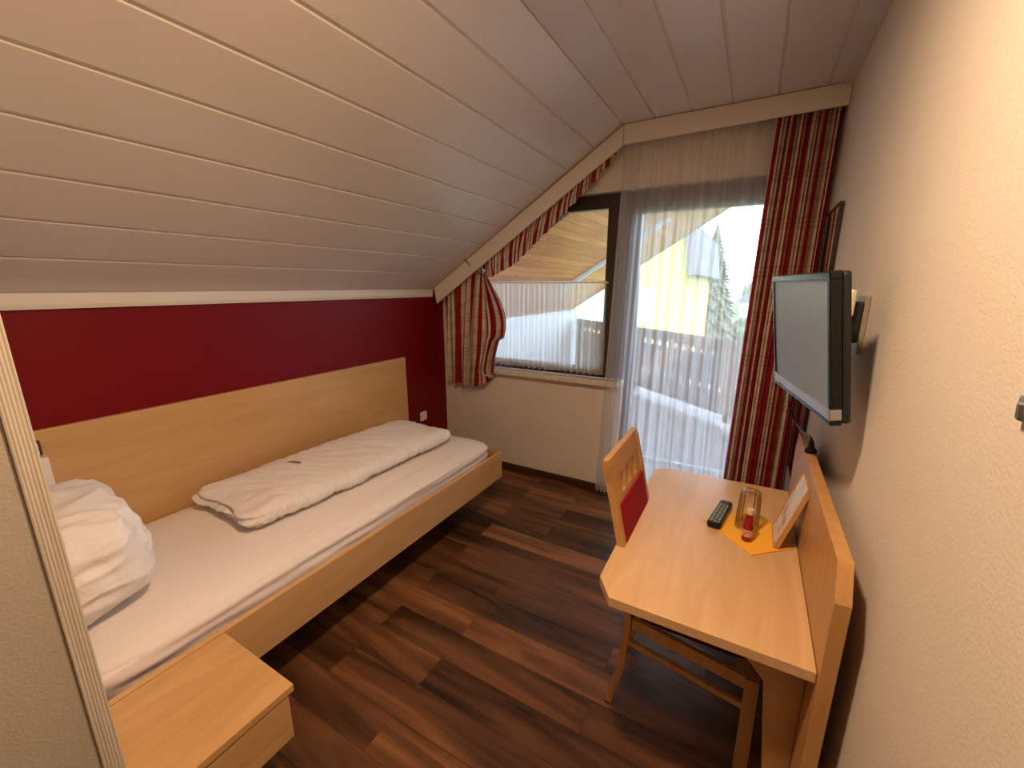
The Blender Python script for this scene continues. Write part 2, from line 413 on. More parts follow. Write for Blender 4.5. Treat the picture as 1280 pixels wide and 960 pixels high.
ceiling_run((XL, 1.57), (XK, ZC), 0.2075, 0.2075*1.15, sn, b_)
ceiling_run((XK, ZC), (XR, ZC), 0.2125, 0.195, (0, 1), b_)
struct('ceiling', b_, M_ceil)
b_ = NB()
prism(b_, [(XL-0.25, slope(XL-0.25)+0.06), (XK-0.02, ZC+0.06), (XR+0.2, ZC+0.06), (XR+0.2, ZC+0.3), (XK-0.1, ZC+0.3), (XL-0.25, slope(XL-0.25)+0.3)], 1, YB-0.2, YW+0.28)
struct('roof_slab', b_, M_outw)
b_ = NB(); box(b_, XR-0.035, XR, YB, 2.87, ZC-0.012, ZC, 0.003); struct('trim_right', b_, M_ceil)
b_ = NB(); prism(b_, [(XL, 1.512), (XL+0.016, 1.512), (XL+0.022, 1.53), (XL+0.022, 1.575), (XL, 1.575)], 1, YB, 2.86, 0.002); struct('trim_left', b_, M_trim)
b_ = NB(); box(b_, XL+0.002, -0.86, YW-0.016, YW, 0, 0.055, 0.003); struct('baseboard_window_side', b_, M_base)
b_ = NB(); box(b_, XL, XL+0.016, YB, YW-0.016, 0, 0.055, 0.003); struct('baseboard_left', b_, M_base)
b_ = NB(); box(b_, XR-0.016, XR, YB, YW, 0, 0.055, 0.003); struct('baseboard_right', b_, M_base)

# curtain pelmet (cornice board) with its two joints
YF = 2.862
pel = thing('curtain_pelmet', 'cream pelmet board running down the slope and across the top of the window wall', 'pelmet', (-0.82, YF, ZC-0.11))
b_ = NB(); prism(b_, [(-0.826, 2.472), (XR-0.002, 2.472+0.012), (XR-0.002, 2.585), (-0.826, 2.585)], 1, YF, YF+0.02, 0.002); obj('flat_board', b_, M_trim, pel)
b_ = NB(); prism(b_, [(-0.830, 2.469), (-0.830, 2.582), (-2.405, slope(-2.405)-0.004), (-2.385, 1.455)], 1, YF, YF+0.02, 0.002); obj('sloping_board', b_, M_trim, pel)
b_ = NB(); prism(b_, [(-0.80, 2.555), (XR-0.003, 2.555), (XR-0.003, 2.575), (-0.80, 2.575)], 1, 2.884, 2.896)
obj('curtain_track', b_, M_white, pel)

# ------------------------------------------------------------------ windows
YG = 3.10
w1 = NB()
out1 = [(-2.2, 0.915), (-0.78, 0.915), (-0.78, 2.23), (-1.32, 2.23), (-2.2, 1.68)]
in1 = [(-2.10, 0.985), (-0.962, 0.985), (-0.962, 2.135), (-1.285, 2.135), (-2.10, 1.625)]
n5 = len(out1)
for i in range(n5):
    j = (i+1) % n5
    prism(w1, [out1[i], out1[j], in1[j], in1[i]], 1, YG-0.04, YG+0.03, 0.003)
wf = struct('window_1', w1, M_dark)
b_ = NB(); prism(b_, [(-2.12, 0.975), (-0.952, 0.975), (-0.952, 2.145), (-1.29, 2.145), (-2.12, 1.63)], 1, YG-0.008, YG+0.008); obj('pane', b_, M_pane, wf)
b_ = NB(); box(b_, -2.25, -0.80, 2.955, YG-0.04, 0.872, 0.915, 0.004); wl = struct('trim_1', b_, M_sill)
d1 = NB()
def ring(bm, x0, x1, z0, z1, l, r_, bo, to, y0, y1, bev=0.004):
    box(bm, x0, x0+l, y0, y1, z0, z1, bev); box(bm, x1-r_, x1, y0, y1, z0, z1, bev)
    box(bm, x0+l, x1-r_, y0, y1, z0, z0+bo, bev); box(bm, x0+l, x1-r_, y0, y1, z1-to, z1, bev)
ring(d1, -0.78, 0.2, 0, 2.23, 0.02, 0.05, 0.03, 0.05, YG-0.05, YG+0.04)
df = struct('door_1', d1, M_dark)
b_ = NB(); ring(b_, -0.76, 0.15, 0.03, 2.18, 0.04, 0.075, 0.10, 0.10, YG-0.06, YG+0.0); obj('sash', b_, M_dark, df)
b_ = NB(); box(b_, -0.725, 0.08, YG-0.035, YG-0.02, 0.12, 2.09); obj('pane', b_, M_pane, df)
b_ = NB(); box(b_, 0.10, 0.125, YG-0.072, YG-0.06, 1.02, 1.16, 0.003); tube(b_, [(0.112, YG-0.07, 1.10), (0.112, YG-0.10, 1.10), (0.0, YG-0.105, 1.10)], 0.008); obj('handle', b_, M_chrome, df)

# ------------------------------------------------------------------ curtains
def fold(x, n, ph=0, k=0.3): return math.sin(2*PI*n*x+ph) + k*math.sin(2*PI*n*2.3*x+ph*1.7+1) 
# red checked curtain on the right
b_ = NB()
def fr(u, v):
    top = 0.000 + 0.292*u; bot = -0.055 + 0.33*u
    z = 2.525 - v*2.46
    e = v**0.8
    x = top*(1-e) + bot*e + 0.006*math.sin(2*PI*9*u*1.0+1.3)*v
    y = 2.914 + (0.022+0.008*v)*fold(u, 6.2, 0.6+0.5*math.sin(2*v), 0.45) + 0.010*noise.noise(Vector((u*4, v*2, 3)))
    return (x, min(max(y,2.884),2.942), z)
cloth(b_, fr, 260, 60, 0.98, 2.45)
tag(obj('checked_curtain', b_, M_check, loc=(0.15, 2.96, 0.07), smooth=True), 'long red and cream checked curtain hanging beside the balcony door by the right wall', 'curtain', None)
# draped valance up the slope + short hanging left panel, tied where they meet
lc = thing('checked_curtain', 'short red and cream checked curtain draped up the slope and tied near the red wall', 'curtain', (-1.9, 2.93, 0.8))
b_ = NB()
def low(x): # lower rim of the draped strip
    P = [(-1.905, 1.665), (-1.838, 1.679), (-1.62, 1.765), (-1.403, 1.915), (-1.173, 2.131), (-0.997, 2.301), (-0.875, 2.445)]
    for (a, za), (c, zc) in zip(P, P[1:]):
        if x <= c: return za + (zc-za)*(x-a)/(c-a)
    return P[-1][1]
def pel_low(x): return 2.469 + (x+0.83)*(2.469-1.455)/(2.385-0.83)
def fv(u, v):
    x = -1.915 + 1.045*u
    zt = pel_low(x) + 0.05; zl = low(x)
    # strands run a little aslant
    z = zt + (zl-zt)*v
    xx = x - 0.06*v*(1-abs(2*u-1))
    y = 2.925 + 0.014*fold(u, 16, v*1.2) * (0.5+0.7*v) - 0.012*math.sin(PI*v) + 0.006*noise.noise(Vector((u*12, v*4, 0)))
    return (xx, y, z)
cloth(b_, fv, 300, 16, 3.0, 0.30); obj('draped_valance', b_, M_check, lc, smooth=True)
b_ = NB()
def fl(u, v):
    if u < 0.52:
        xt = -2.365 + (0.40)*(u/0.52); zt = pel_low(xt) + 0.04
    else:
        q = (u-0.52)/0.48; xt = -1.965 + 0.065*q; zt = pel_low(-1.965)+0.04 + (1.675-pel_low(-1.965)-0.04)*q
    xb = -2.350 + 0.535*u
    zb = 0.79 - 0.045*math.sin(PI*min(1, u*1.15)) + (0.10*max(0, (u-0.75)/0.25))
    z = zt + (zb-zt)*v
    e = v**0.75
    x = xt + (xb-xt)*e
    zz = (1.675-z)/(1.675-0.86)
    if u > 0.5 and 0 <= zz <= 1:
        q = (u-0.5)/0.5
        bulge = 0.13*math.sin(PI*min(1, zz*1.05))**1.0 * (1.0 if zz < 0.55 else 1-0.35*(zz-0.55)/0.45)
        if zz > 0.60: bulge -= 0.045*q*min(1, (zz-0.60)/0.03)
        x += bulge*q**1.3 + 0.012*math.sin(9*zz+5*q)*q
    y = 2.935 + (0.016+0.022*v)*fold(u, 7.5, 0.4+v*0.8) + (0.018*math.sin(PI*min(1, max(0, zz)))*max(0, u-0.6)*-2)
    return (x, min(y, 3.0), z)
cloth(b_, fl, 260, 80, 1.20, 0.85); obj('hanging_panel', b_, M_check, lc, smooth=True)
b_ = NB(); tube(b_, [(-2.075, 2.856, 1.815), (-2.00, 2.868, 1.745), (-1.935, 2.885, 1.695), (-1.89, 2.90, 1.675)], 0.004, 6, 4)
obj('tie_cord', b_, M_blackm, lc)
# long sheer
b_ = NB()
def fs(u, v):
    w = 0.085*u/0.22 if u < 0.22 else 0.085 + 0.915*(u-0.22)/0.78
    top = -0.852 + 0.90*w; bot = -0.94 + 1.06*w
    z = 2.535 - 2.515*v
    e = max(0, (v-0.05))**1.2
    x = top + (bot-top)*e + 0.010*noise.noise(Vector((u*9, v*1.5, 8)))
    ph = 1.2*noise.noise(Vector((u*5, v*0.8, 1)))
    env = 0.55+0.6*abs(noise.noise(Vector((u*6+3, 0.3, 2))))
    y = 2.955 + (0.022+0.020*v)*env*fold(u, 14.0, ph, 0.45)
    y = 2.970 + (y-2.955)*0.8
    return (x, min(max(y, 2.945), 3.004), z)
cloth(b_, fs, 420, 50, 2.4, 2.5)
tag(obj('sheer_curtain', b_, M_sheer, loc=(-0.45, 2.95, 0.02), smooth=True), 'floor length white sheer curtain in front of the balcony door', 'curtain')
# cafe curtain on the lower half of the window
cf = thing('cafe_curtain', 'short white gathered cafe curtain across the lower half of the window', 'curtain', (-1.35, 3.02, 0.96))
b_ = NB()
def fc(u, v):
    x = -2.06 + 1.125*u
    z = 1.640 - v*(1.640-0.945) - 0.006*math.sin(2*PI*21*u)*v
    amp = 0.004 + 0.011*v**0.7
    y = 3.022 + amp*fold(u, 24, 1.5*noise.noise(Vector((u*6, v*0.6, 5))), 0.4)
    return (x + 0.004*noise.noise(Vector((u*30, v*2, 1))), y, z)
cloth(b_, fc, 360, 30, 2.6, 0.68); obj('cloth', b_, M_cafe, cf, smooth=True)
b_ = NB(); tube(b_, [(-2.07, 3.022, 1.628), (-0.925, 3.022, 1.628)], 0.005, 8); obj('rod', b_, M_white, cf)

# ------------------------------------------------------------------ bed
bed = thing('bed_frame', 'pale birch single bed frame with long panel along the red wall', 'bed', (-1.96, 1.3, 0))
BX = -1.478
b_ = NB(); box(b_, BX-0.024, BX, 0.176, 2.44, 0.225, 0.425, 0.0015); obj('side_rail', b_, M_birchx, bed)
b_ = NB(); box(b_, -2.395, BX-0.0245, 2.416, 2.44, 0.225, 0.425, 0.0015); obj('footboard', b_, M_birchv, bed)
b_ = NB(); box(b_, -2.395, BX-0.0245, 0.176, 0.198, 0.225, 0.425, 0.0015); obj('headboard', b_, M_birchv, bed)
b_ = NB(); box(b_, XL+0.001, XL+0.026, 0.19, 2.478, 0.20, 1.04, 0.002); obj('wall_panel', b_, M_birchx, bed)
b_ = NB()
for k in range(14):
    y = 0.28 + k*0.158; box(b_, -2.39, BX-0.03, y, y+0.07, 0.318, 0.332)
box(b_, -2.39, BX-0.026, 0.215, 2.415, 0.29, 0.317); obj('slatted_base', b_, M_birchv, bed)
for (x, y) in ((-1.72, 0.5), (-1.72, 2.1), (-2.30, 0.5), (-2.30, 2.1)):
    b_ = NB(); box(b_, x-0.025, x+0.025, y-0.025, y+0.025, 0, 0.29, 0.002); obj('leg', b_, M_dark, bed)
# mattress with a stretched jersey sheet
b_ = NB()
def dm(co, n):
    x, y, z = co
    q = co.copy()
    side = max(0, x-0.30)/0.13
    if n.x > 0.25 and z < 0.075:
        w = 0.010*noise.noise(Vector((x*3, y*1.6, z*42))) + 0.006*noise.noise(Vector((x*5, y*6+z*20, z*20)))
        q += n*w
    if n.z > 0.3:
        q.z += 0.006*noise.noise(Vector((x*4, y*1.2, 1))) + 0.03*max(0, (-x-0.30))*max(0, y-0.7)*3
        if x > 0.25: q.z -= 0.05*(x-0.25)**1.3 + 0.004*abs(noise.noise(Vector((x*30+y*3, y*1.8, 4))))
    return q
puff(b_, (-1.967, 1.305, 0.4315), (0.435, 1.098, 0.098), 70, 150, 24, p=(16, 5), disp=dm)
mt = tag(obj('mattress', b_, M_sheet, loc=(-1.967, 1.305, 0.333), smooth=True), 'single mattress in a white fitted sheet on the birch bed frame', 'mattress')
# folded duvet
b_ = NB()
def ridge(p): return 1-abs(noise.noise(p))*2
def dd(co, n):
    x, y, z = co; q = co.copy()
    a = noise.noise(Vector((x*3, y*3, 1)))
    w = noise.noise(Vector((x*4+y*2, y*5-x*3, z*6)))*0.010
    w += ridge(Vector((x*7+a*2, y*17-x*9+a*3, z*10)))*0.0065 + ridge(Vector((x*14+3, y*34-x*10+a*4, z*20)))*0.0040
    if x > 0.17: w += (ridge(Vector((x*5, y*40+x*22, z*9)))*0.006)*min(1, (x-0.17)/0.05)
    q += n*w*(1.0 if z > -0.03 else 0.2)
    if y < -0.55 and abs(n.z) < 0.9:
        k = min(1, (-0.55-y)/0.06)
        for zz in (-0.014+0.010*math.sin(x*14), 0.014+0.007*math.sin(x*19+1)):
            g = math.exp(-((z-zz)/0.0055)**2); q.y += 0.034*g*k
    q.x += 0.014*noise.noise(Vector((y*4, 0, 2)))
    if y < 0: q.y += 0.02*noise.noise(Vector((x*7, z*20, 5)))
    return q
Md = Matrix.Rotation(math.radians(-2.5), 4, 'Z')
puff(b_, (-2.03, 1.53, 0.583), (0.268, 0.69, 0.052), 110, 260, 22, p=(12, 2.9), disp=dd, M=Md)
tag(obj('folded_duvet', b_, M_linen, loc=(-2.03, 1.52, 0.53), smooth=True), 'white duvet folded into a long flat strip on the mattress', 'duvet')
b_ = NB(); box(b_, -0.030, 0.030, -0.013, 0.013, 0, 0.009, 0.004)
box(b_, -0.038, -0.030, -0.009, 0.009, 0.002, 0.006, 0.001); box(b_, 0.030, 0.038, -0.009, 0.009, 0.002, 0.006, 0.001)
b_.transform(Matrix.Translation((-2.125, 1.275, 0.640)) @ Matrix.Rotation(0.35, 4, 'Z'))
tag(obj('wrapped_sweet', b_, plain('brown_wrapper', (0.20, 0.13, 0.09), 0.4), loc=(-2.125, 1.275, 0.618)), 'small brown wrapped sweet lying on the folded duvet', 'sweet')
# pillow
b_ = NB()
def dp(co, n):
    x, y, z = co; q = co.copy()
    a = noise.noise(Vector((x*3, y*3, z*3+7)))
    w = noise.noise(Vector((x*4, y*5, z*5)))*0.028
    w += ridge(Vector((x*5+z*9+a*2, y*6, z*9-x*5)))*0.012 + ridge(Vector((x*9-z*12, y*9+a*3, z*14+x*6)))*0.007 + ridge(Vector((x*20, y*20, z*24)))*0.0025
    return q + n*w
Mp = Matrix.Rotation(math.radians(7), 4, 'X') @ Matrix.Rotation(math.radians(-3), 4, 'Z')
puff(b_, (-2.03, 0.362, 0.695), (0.335, 0.158, 0.168), 90, 60, 60, p=(3.6, 3.2), disp=dp, M=Mp)
tag(obj('pillow', b_, M_linen, loc=(-2.03, 0.36, 0.53), smooth=True), 'plump creased white pillow propped up at the head of the bed', 'pillow')

# nightstand
ns = thing('nightstand', 'birch nightstand fixed to the side of the bed, half hidden by the pale divider panel', 'nightstand', (-1.29, 0.37, 0))
b_ = NB(); box(b_, BX+0.002, -1.085, 0.185, 0.560, 0.398, 0.424, 0.003); obj('top', b_, M_birch, ns)
b_ = NB(); box(b_, BX+0.004, -1.10, 0.19, 0.545, 0.235, 0.397, 0.002); obj('body', b_, M_birch, ns)
b_ = NB(); box(b_, -1.0995, -1.088, 0.192, 0.543, 0.24, 0.392, 0.002); dr = obj('drawer', b_, M_birch, ns)
b_ = NB(); box(b_, BX+0.03, -1.24, 0.22, 0.46, 0.0, 0.234, 0.002); obj('plinth', b_, M_dark, ns)

# entrance wall with its reeded corner board (foreground left)
DX = -1.0
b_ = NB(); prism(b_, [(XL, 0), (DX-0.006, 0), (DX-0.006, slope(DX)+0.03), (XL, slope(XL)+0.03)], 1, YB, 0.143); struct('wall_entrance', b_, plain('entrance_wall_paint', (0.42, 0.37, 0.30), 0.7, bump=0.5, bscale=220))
dv = thing('corner_board', 'tall pale reeded board on the entrance wall corner in front of the bed', 'board', (-1.2, 0.16, 0))
b_ = NB(); prism(b_, [(XL+0.03, 0), (DX-0.012, 0), (DX-0.012, slope(DX-0.012)-0.02), (XL+0.03, slope(XL+0.03)-0.02)], 1, 0.1435, 0.172); obj('board', b_, M_trim, dv)
b_ = NB()
M_ash = wood('reeded_ash_edge', (0.46, 0.40, 0.31), (0.62, 0.56, 0.45), (60, 60, 1.5), 0.6, bump=0.9)
pr = []
nr = 6; y0 = 0.1435; wy = 0.0285
for k in range(nr*6+1):
    q_ = k/(nr*6); pr.append((DX - 0.0010*(1-abs(math.sin(PI*nr*q_))), y0+wy*q_))
pr += [(DX-0.0118, y0+wy), (DX-0.0118, y0)]
prism(b_, pr, 2, 0.0, slope(DX)-0.02); obj('edge_strip', b_, M_ash, dv)

# little white fixture above the pillow
fx = thing('bedside_fixture', 'small white box fixed to the wooden panel above the pillow', 'fixture', (XL+0.05, 0.42, 0.84))
b_ = NB(); box(b_, XL+0.027, XL+0.075, 0.360, 0.4285, 0.78, 0.940, 0.004); obj('housing', b_, M_white, fx)
b_ = NB(); box(b_, XL+0.027, XL+0.045, 0.385, 0.422, 0.945, 1.005, 0.003); obj('mount', b_, M_base, fx)
b_ = NB(); box(b_, XL+0.0455, XL+0.055, 0.398, 0.412, 0.950, 0.998, 0.002); obj('switch', b_, M_white, fx)
b_ = NB(); so_ = thing('wall_socket', 'white wall socket on the red wall beyond the mattress end', 'socket', (XL, 2.68, 0.46))
box(b_, XL+0.001, XL+0.012, 2.64, 2.72, 0.44, 0.52, 0.003); obj('plate', b_, M_white, so_)
b_ = NB(); lathe(b_, [(0.021, 0.0), (0.021, 0.004), (0.017, 0.004), (0.017, 0.001), (0, 0.001)], (XL+0.012, 2.68, 0.48), 20, M=Matrix.Rotation(PI/2, 4, 'Y')); obj('outlet', b_, M_white, so_)

# ------------------------------------------------------------------ desk
DZ = 0.71
desk = thing('desk', 'birch desk with clipped corners and a tall back panel against the right wall', 'desk', (-0.04, 1.55, 0))
b_ = NB()
prism(b_, [(-0.324, 1.128), (-0.272, 1.052), (0.229, 1.052), (0.229, 2.085), (-0.29, 2.075), (-0.335, 2.035)], 2, DZ-0.030, DZ, 0.0012); obj('desktop', b_, M_desktop, desk)
b_ = NB()
prism(b_, [(1.035, 0.0), (2.09, 0.0), (2.09, 0.92), (2.045, 0.998), (1.082, 0.998), (1.035, 0.918)], 0, 0.2305, 0.262, 0.0012); obj('back_panel', b_, M_birchv, desk)
for y in (1.14, 1.93):
    b_ = NB(); prism(b_, [(0.03, DZ-0.031), (0.096, 0.60), (0.140, 0.55), (0.170, 0.26), (0.20, 0.0), (0.2295, 0.0), (0.2295, DZ-0.031)], 1, y, y+0.028, 0.001); obj('support_panel', b_, M_edge, desk)

# ------------------------------------------------------------------ chair
ch = thing('desk_chair', 'beech chair with red padded back pushed under the desk', 'chair', (-0.1, 1.5, 0))
def post_x(z):
    P = [(0, -0.325), (0.20, -0.282), (0.42, -0.266), (0.66, -0.298), (0.85, -0.340), (1.02, -0.380)]
    for (a, xa), (c, xc) in zip(P, P[1:]):
        if z <= c: return xa + (xc-xa)*(z-a)/(c-a)
    return P[-1][1]
for y, s in ((1.325, 1), (1.700, -1)):
    b_ = NB(); tube(b_, [(post_x(z)-0.0, y + (0.0 if z > 0.4 else s*0.03*(0.4-z)), z) for z in (0.012, 0.10, 0.20, 0.31, 0.42, 0.54, 0.66, 0.76, 0.85, 0.94, 1.0)], 0, rect=(0.0155, 0.0125), smoothk=3)
    lg = obj('rear_leg', b_, M_birchv, ch)
    b_ = NB(); lathe(b_, [(0.0, 0.0), (0.014, 0.0), (0.014, 0.012), (0, 0.012)], (post_x(0.0), y+s*0.012, 0), 12); obj('rubber_foot', b_, M_rubber, lg)
def slab(y0, y1, z0, z1, th, name, m_, par, off=0.0, bev=0.003):
    b_ = NB(); t = bmesh.new(); A = []
    nz2 = 6
    for k in range(nz2+1):
        z = z0+(z1-z0)*k/nz2; x = post_x(z)+off
        A.append([t.verts.new((x+dx, yy, z)) for dx, yy in ((-th, y0), (-th, y1), (th, y1), (th, y0))])
    for P, Q in zip(A, A[1:]):
        for i in range(4): t.faces.new((P[i], P[(i+1) % 4], Q[(i+1) % 4], Q[i]))
    t.faces.new(A[0][::-1]); t.faces.new(A[-1]); bmesh.ops.recalc_face_normals(t, faces=t.faces)
    merge(b_, t); return obj(name, b_, m_, par)
slab(1.3095, 1.7155, 0.940, 1.018, 0.010, 'top_rail', M_birchv, ch)
slab(1.342, 1.683, 0.848, 0.870, 0.009, 'cross_rail', M_birchv, ch)
slab(1.342, 1.683, 0.50, 0.530, 0.010, 'lower_rail', M_birchv, ch)
for a, c in ((1.342, 1.412), (1.450, 1.493), (1.531, 1.574), (1.612, 1.683)):
    slab(a, c, 0.871, 0.939, 0.008, 'back_slat', M_birchv, ch)
bk = slab(1.343, 1.682, 0.532, 0.847, 0.012, 'back_pad', M_maroon, ch, 0.003)
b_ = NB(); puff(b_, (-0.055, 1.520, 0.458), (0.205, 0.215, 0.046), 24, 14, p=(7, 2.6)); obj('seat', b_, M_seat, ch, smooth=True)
for y in (1.290, 1.755):
    b_ = NB(); tube(b_, [(0.134, y, 0.0), (0.132, y, 0.20), (0.130, y, 0.408)], 0, rect=(0.016, 0.019)); obj('front_leg', b_, M_birchv, ch)
def bar(name, p, q, hw, hh):
    b_ = NB(); p = Vector(p); q = Vector(q); d = (q-p); L = d.length
    Mx = Matrix.Translation((p+q)/2) @ d.to_track_quat('X', 'Z').to_matrix().to_4x4()
    box(b_, -L/2, L/2, -hw, hw, -hh, hh, 0.002, M=Mx); return obj(name, b_, M_birchv, ch)
bar('apron', (-0.25, 1.322, 0.414), (0.114, 1.292, 0.384), 0.010, 0.022)
bar('apron', (-0.25, 1.703, 0.414), (0.114, 1.753, 0.384), 0.010, 0.022)
bar('apron', (0.130, 1.310, 0.386), (0.130, 1.738, 0.386), 0.010, 0.022)
bar('apron', (-0.262, 1.342, 0.415), (-0.262, 1.683, 0.415), 0.010, 0.022)
bar('stretcher', (-0.26, 1.322, 0.328), (0.117, 1.292, 0.290), 0.009, 0.010)
bar('stretcher', (-0.26, 1.703, 0.328), (0.117, 1.753, 0.290), 0.009, 0.010)

# ------------------------------------------------------------------ things on the desk
b_ = NB()
prism(b_, [(-0.075, 1.645), (0.090, 1.485), (0.205, 1.585), (0.225, 1.70), (0.075, 1.80)], 2, DZ+0.0005, DZ+0.002)
prism(b_, [(0.0, 1.60), (0.090, 1.480), (0.212, 1.590), (0.10, 1.70)], 2, DZ+0.002, DZ+0.0032, M=None)
tag(obj('paper_napkin', b_, M_napkin, loc=(0.08, 1.64, DZ)), 'orange paper napkin laid on the desk under the glass', 'napkin')
# remote
rm = thing('remote_control', 'black television remote lying on the napkin corner', 'remote control', (-0.035, 1.70, DZ))
RM = Matrix.Translation((-0.020, 1.70, DZ+0.0025)) @ Matrix.Rotation(math.radians(-9), 4, 'Z')
b_ = NB(); prism(b_, [(-0.025, -0.10), (-0.018, -0.108), (0.018, -0.108), (0.025, -0.10), (0.023, 0.10), (0.016, 0.108), (-0.016, 0.108), (-0.023, 0.10)], 2, 0, 0.022, 0.004, M=RM); obj('body', b_, M_black, rm)
M_btn = plain('grey_buttons', (0.30, 0.30, 0.30), 0.5)
for r_ in range(9):
    for c_ in range(3):
        b_ = NB(); box(b_, -0.017+c_*0.0125, -0.017+c_*0.0125+0.0085, -0.092+r_*0.0185, -0.092+r_*0.0185+0.009, 0.0215, 0.0245, 0.001, M=RM); obj('button', b_, M_btn, rm)
# tumbler upside down
gx, gy = 0.072, 1.665
b_ = NB(); prof = [(0.0395, 0.0), (0.0385, 0.05), (0.0345, 0.138), (0.033, 0.146), (0.030, 0.148), (0, 0.146), (0, 0.134), (0.029, 0.132), (0.0325, 0.125), (0.0365, 0.05), (0.0378, 0.0), (0.0395, 0.0)]
lathe(b_, prof, (gx, gy, DZ+0.0035), 96, flute=16, fa=0.0009)
tag(obj('drinking_glass', b_, M_glass, loc=(gx, gy, DZ), smooth=True), 'clear ribbed drinking glass turned upside down on the orange napkin', 'glass')
# small bottle
bx_, by_ = 0.074, 1.570
bt = thing('small_bottle', 'small bottle of red liquid standing before the upturned glass', 'bottle', (bx_, by_, DZ+0.003))
b_ = NB(); lathe(b_, [(0, 0), (0.0155, 0), (0.017, 0.003), (0.017, 0.058), (0.0145, 0.070), (0.0135, 0.085), (0.0095, 0.098), (0.009, 0.102), (0, 0.102)], (bx_, by_, DZ+0.0035), 28); obj('body', b_, plain('red_juice', (0.25, 0.006, 0.010), 0.12), bt, smooth=True)
b_ = NB(); lathe(b_, [(0.0174, 0.020), (0.0174, 0.046)], (bx_, by_, DZ+0.0035), 28)
m, n, b, _ = mat('bottle_label'); t = N(n, 'ShaderNodeTexCoord'); v_ = N(n, 'ShaderNodeTexVoronoi', Scale=120); n.links.new(t.outputs['Object'], v_.inputs['Vector'])
r = ramp(n, [(0.3, (0.30, 0.02, 0.02)), (0.45, (0.66, 0.42, 0.30))]); n.links.new(v_.outputs['Distance'], r.inputs[0]); n.links.new(r.outputs[0], b.inputs['Base Color'])
obj('label', b_, m, bt, smooth=True)
b_ = NB(); lathe(b_, [(0.0105, 0.1025), (0.0112, 0.104), (0.0112, 0.122), (0.009, 0.1245), (0, 0.1245)], (bx_, by_, DZ+0.0035), 24); obj('cap', b_, plain('pale_cap', (0.62, 0.52, 0.40), 0.4), bt)
# picture card leaning
cd = thing('framed_card', 'small pale printed card in a thin wooden frame leaning against the desk panel', 'card', (0.18, 1.65, DZ))
ang = math.atan2(0.068, 0.235)
CM = Matrix.Translation((0.158, 1.64, DZ+0.004)) @ Matrix.Rotation(ang, 4, 'Y')
L_ = 0.250
b_ = NB(); box(b_, 0.002, 0.012, -0.075, 0.075, 0, L_, 0.001, M=CM); obj('backing', b_, M_edge, cd)
m, n, b, _ = mat('printed_card'); t = N(n, 'ShaderNodeTexCoord')
g_ = N(n, 'ShaderNodeTexNoise', Scale=16, Detail=5); n.links.new(t.outputs['Object'], g_.inputs['Vector'])
r = ramp(n, [(0.30, (0.45, 0.20, 0.10)), (0.42, (0.66, 0.55, 0.48)), (0.56, (0.74, 0.72, 0.70)), (0.70, (0.45, 0.52, 0.60))]); n.links.new(g_.outputs['Fac'], r.inputs[0]); n.links.new(r.outputs[0], b.inputs['Base Color'])
b_ = NB(); box(b_, 0.0, 0.0019, -0.072, 0.072, 0.003, L_-0.003, M=CM); obj('print', b_, m, cd)
b_ = NB(); box(b_, -0.003, 0.0125, -0.079, -0.0755, 0, L_, 0.0008, M=CM); box(b_, -0.003, 0.0125, 0.0755, 0.079, 0, L_, 0.0008, M=CM); box(b_, -0.003, 0.0019, -0.0757, 0.0757, 0.0, 0.0029, 0, M=CM); box(b_, -0.003, 0.0125, -0.0757, 0.0757, L_-0.0029, L_, 0, M=CM); obj('frame', b_, M_birchv, cd)

# ------------------------------------------------------------------ television on its wall arm
tv = thing('television', 'black flat television with silver lower edge tilted out from the right wall', 'television', (0.131, 1.60, 1.436))
a_ = 0.197; tb = 0.146
wd = Vector((-math.sin(a_), math.cos(a_), 0)); nn_ = Vector((-math.cos(a_), -math.sin(a_), 0))
up_ = Vector((0, 0, 1))*math.cos(tb) + nn_*math.sin(tb); fn_ = wd.cross(up_).normalized()
if fn_.x > 0: fn_ = -fn_
TM = Matrix(((wd.x, up_.x, fn_.x, 0.131), (wd.y, up_.y, fn_.y, 1.601), (wd.z, up_.z, fn_.z, 1.436), (0, 0, 0, 1)))  # local x width, y up, z towards viewer
HW, HH = 0.275, 0.202
def tbx(x0, x1, y0, y1, z0, z1, bev, name, m_, par=None):
    b_ = NB(); box(b_, x0, x1, y0, y1, z0, z1, bev, M=TM); return obj(name, b_, m_, par or tv)
b_ = NB()
for a in ((-HW, HW, HH-0.020, HH), (-HW, -HW+0.018, -HH+0.045, HH-0.020), (HW-0.018, HW, -HH+0.045, HH-0.020)):
    box(b_, a[0], a[1], a[2], a[3], -0.028, 0.0, 0.003, M=TM)
obj('bezel', b_, M_black, tv)
tbx(-HW, HW, -HH+0.014, -HH+0.045, -0.028, 0.001, 0.003, 'control_strip', M_silver)
tbx(-HW, HW, -HH, -HH+0.014, -0.028, 0.0, 0.004, 'lower_lip', M_black)
tbx(-HW+0.018, HW-0.018, -HH+0.045, HH-0.020, -0.020, -0.004, 0, 'screen', M_screen)
b_ = NB(); box(b_, -HW+0.003, HW-0.003, -HH+0.003, HH-0.003, -0.050, -0.0285, 0.008, M=TM); box(b_, -0.20, 0.18, -0.16, 0.12, -0.072, -0.050, 0.008, M=TM); obj('back_cover', b_, M_blackm, tv)
arm = thing('television_mount', 'pale and black swivelling wall arm behind the television', 'television mount', (0.29, 1.68, 1.5))
b_ = NB(); box(b_, XR-0.014, XR-0.001, 1.630, 1.745, 1.395, 1.572, 0.002); obj('wall_plate', b_, M_plate, arm)
b_ = NB(); box(b_, 0.243, 0.265, 1.600, 1.665, 1.508, 1.592, 0.010); obj('joint_cover', b_, M_white, arm)
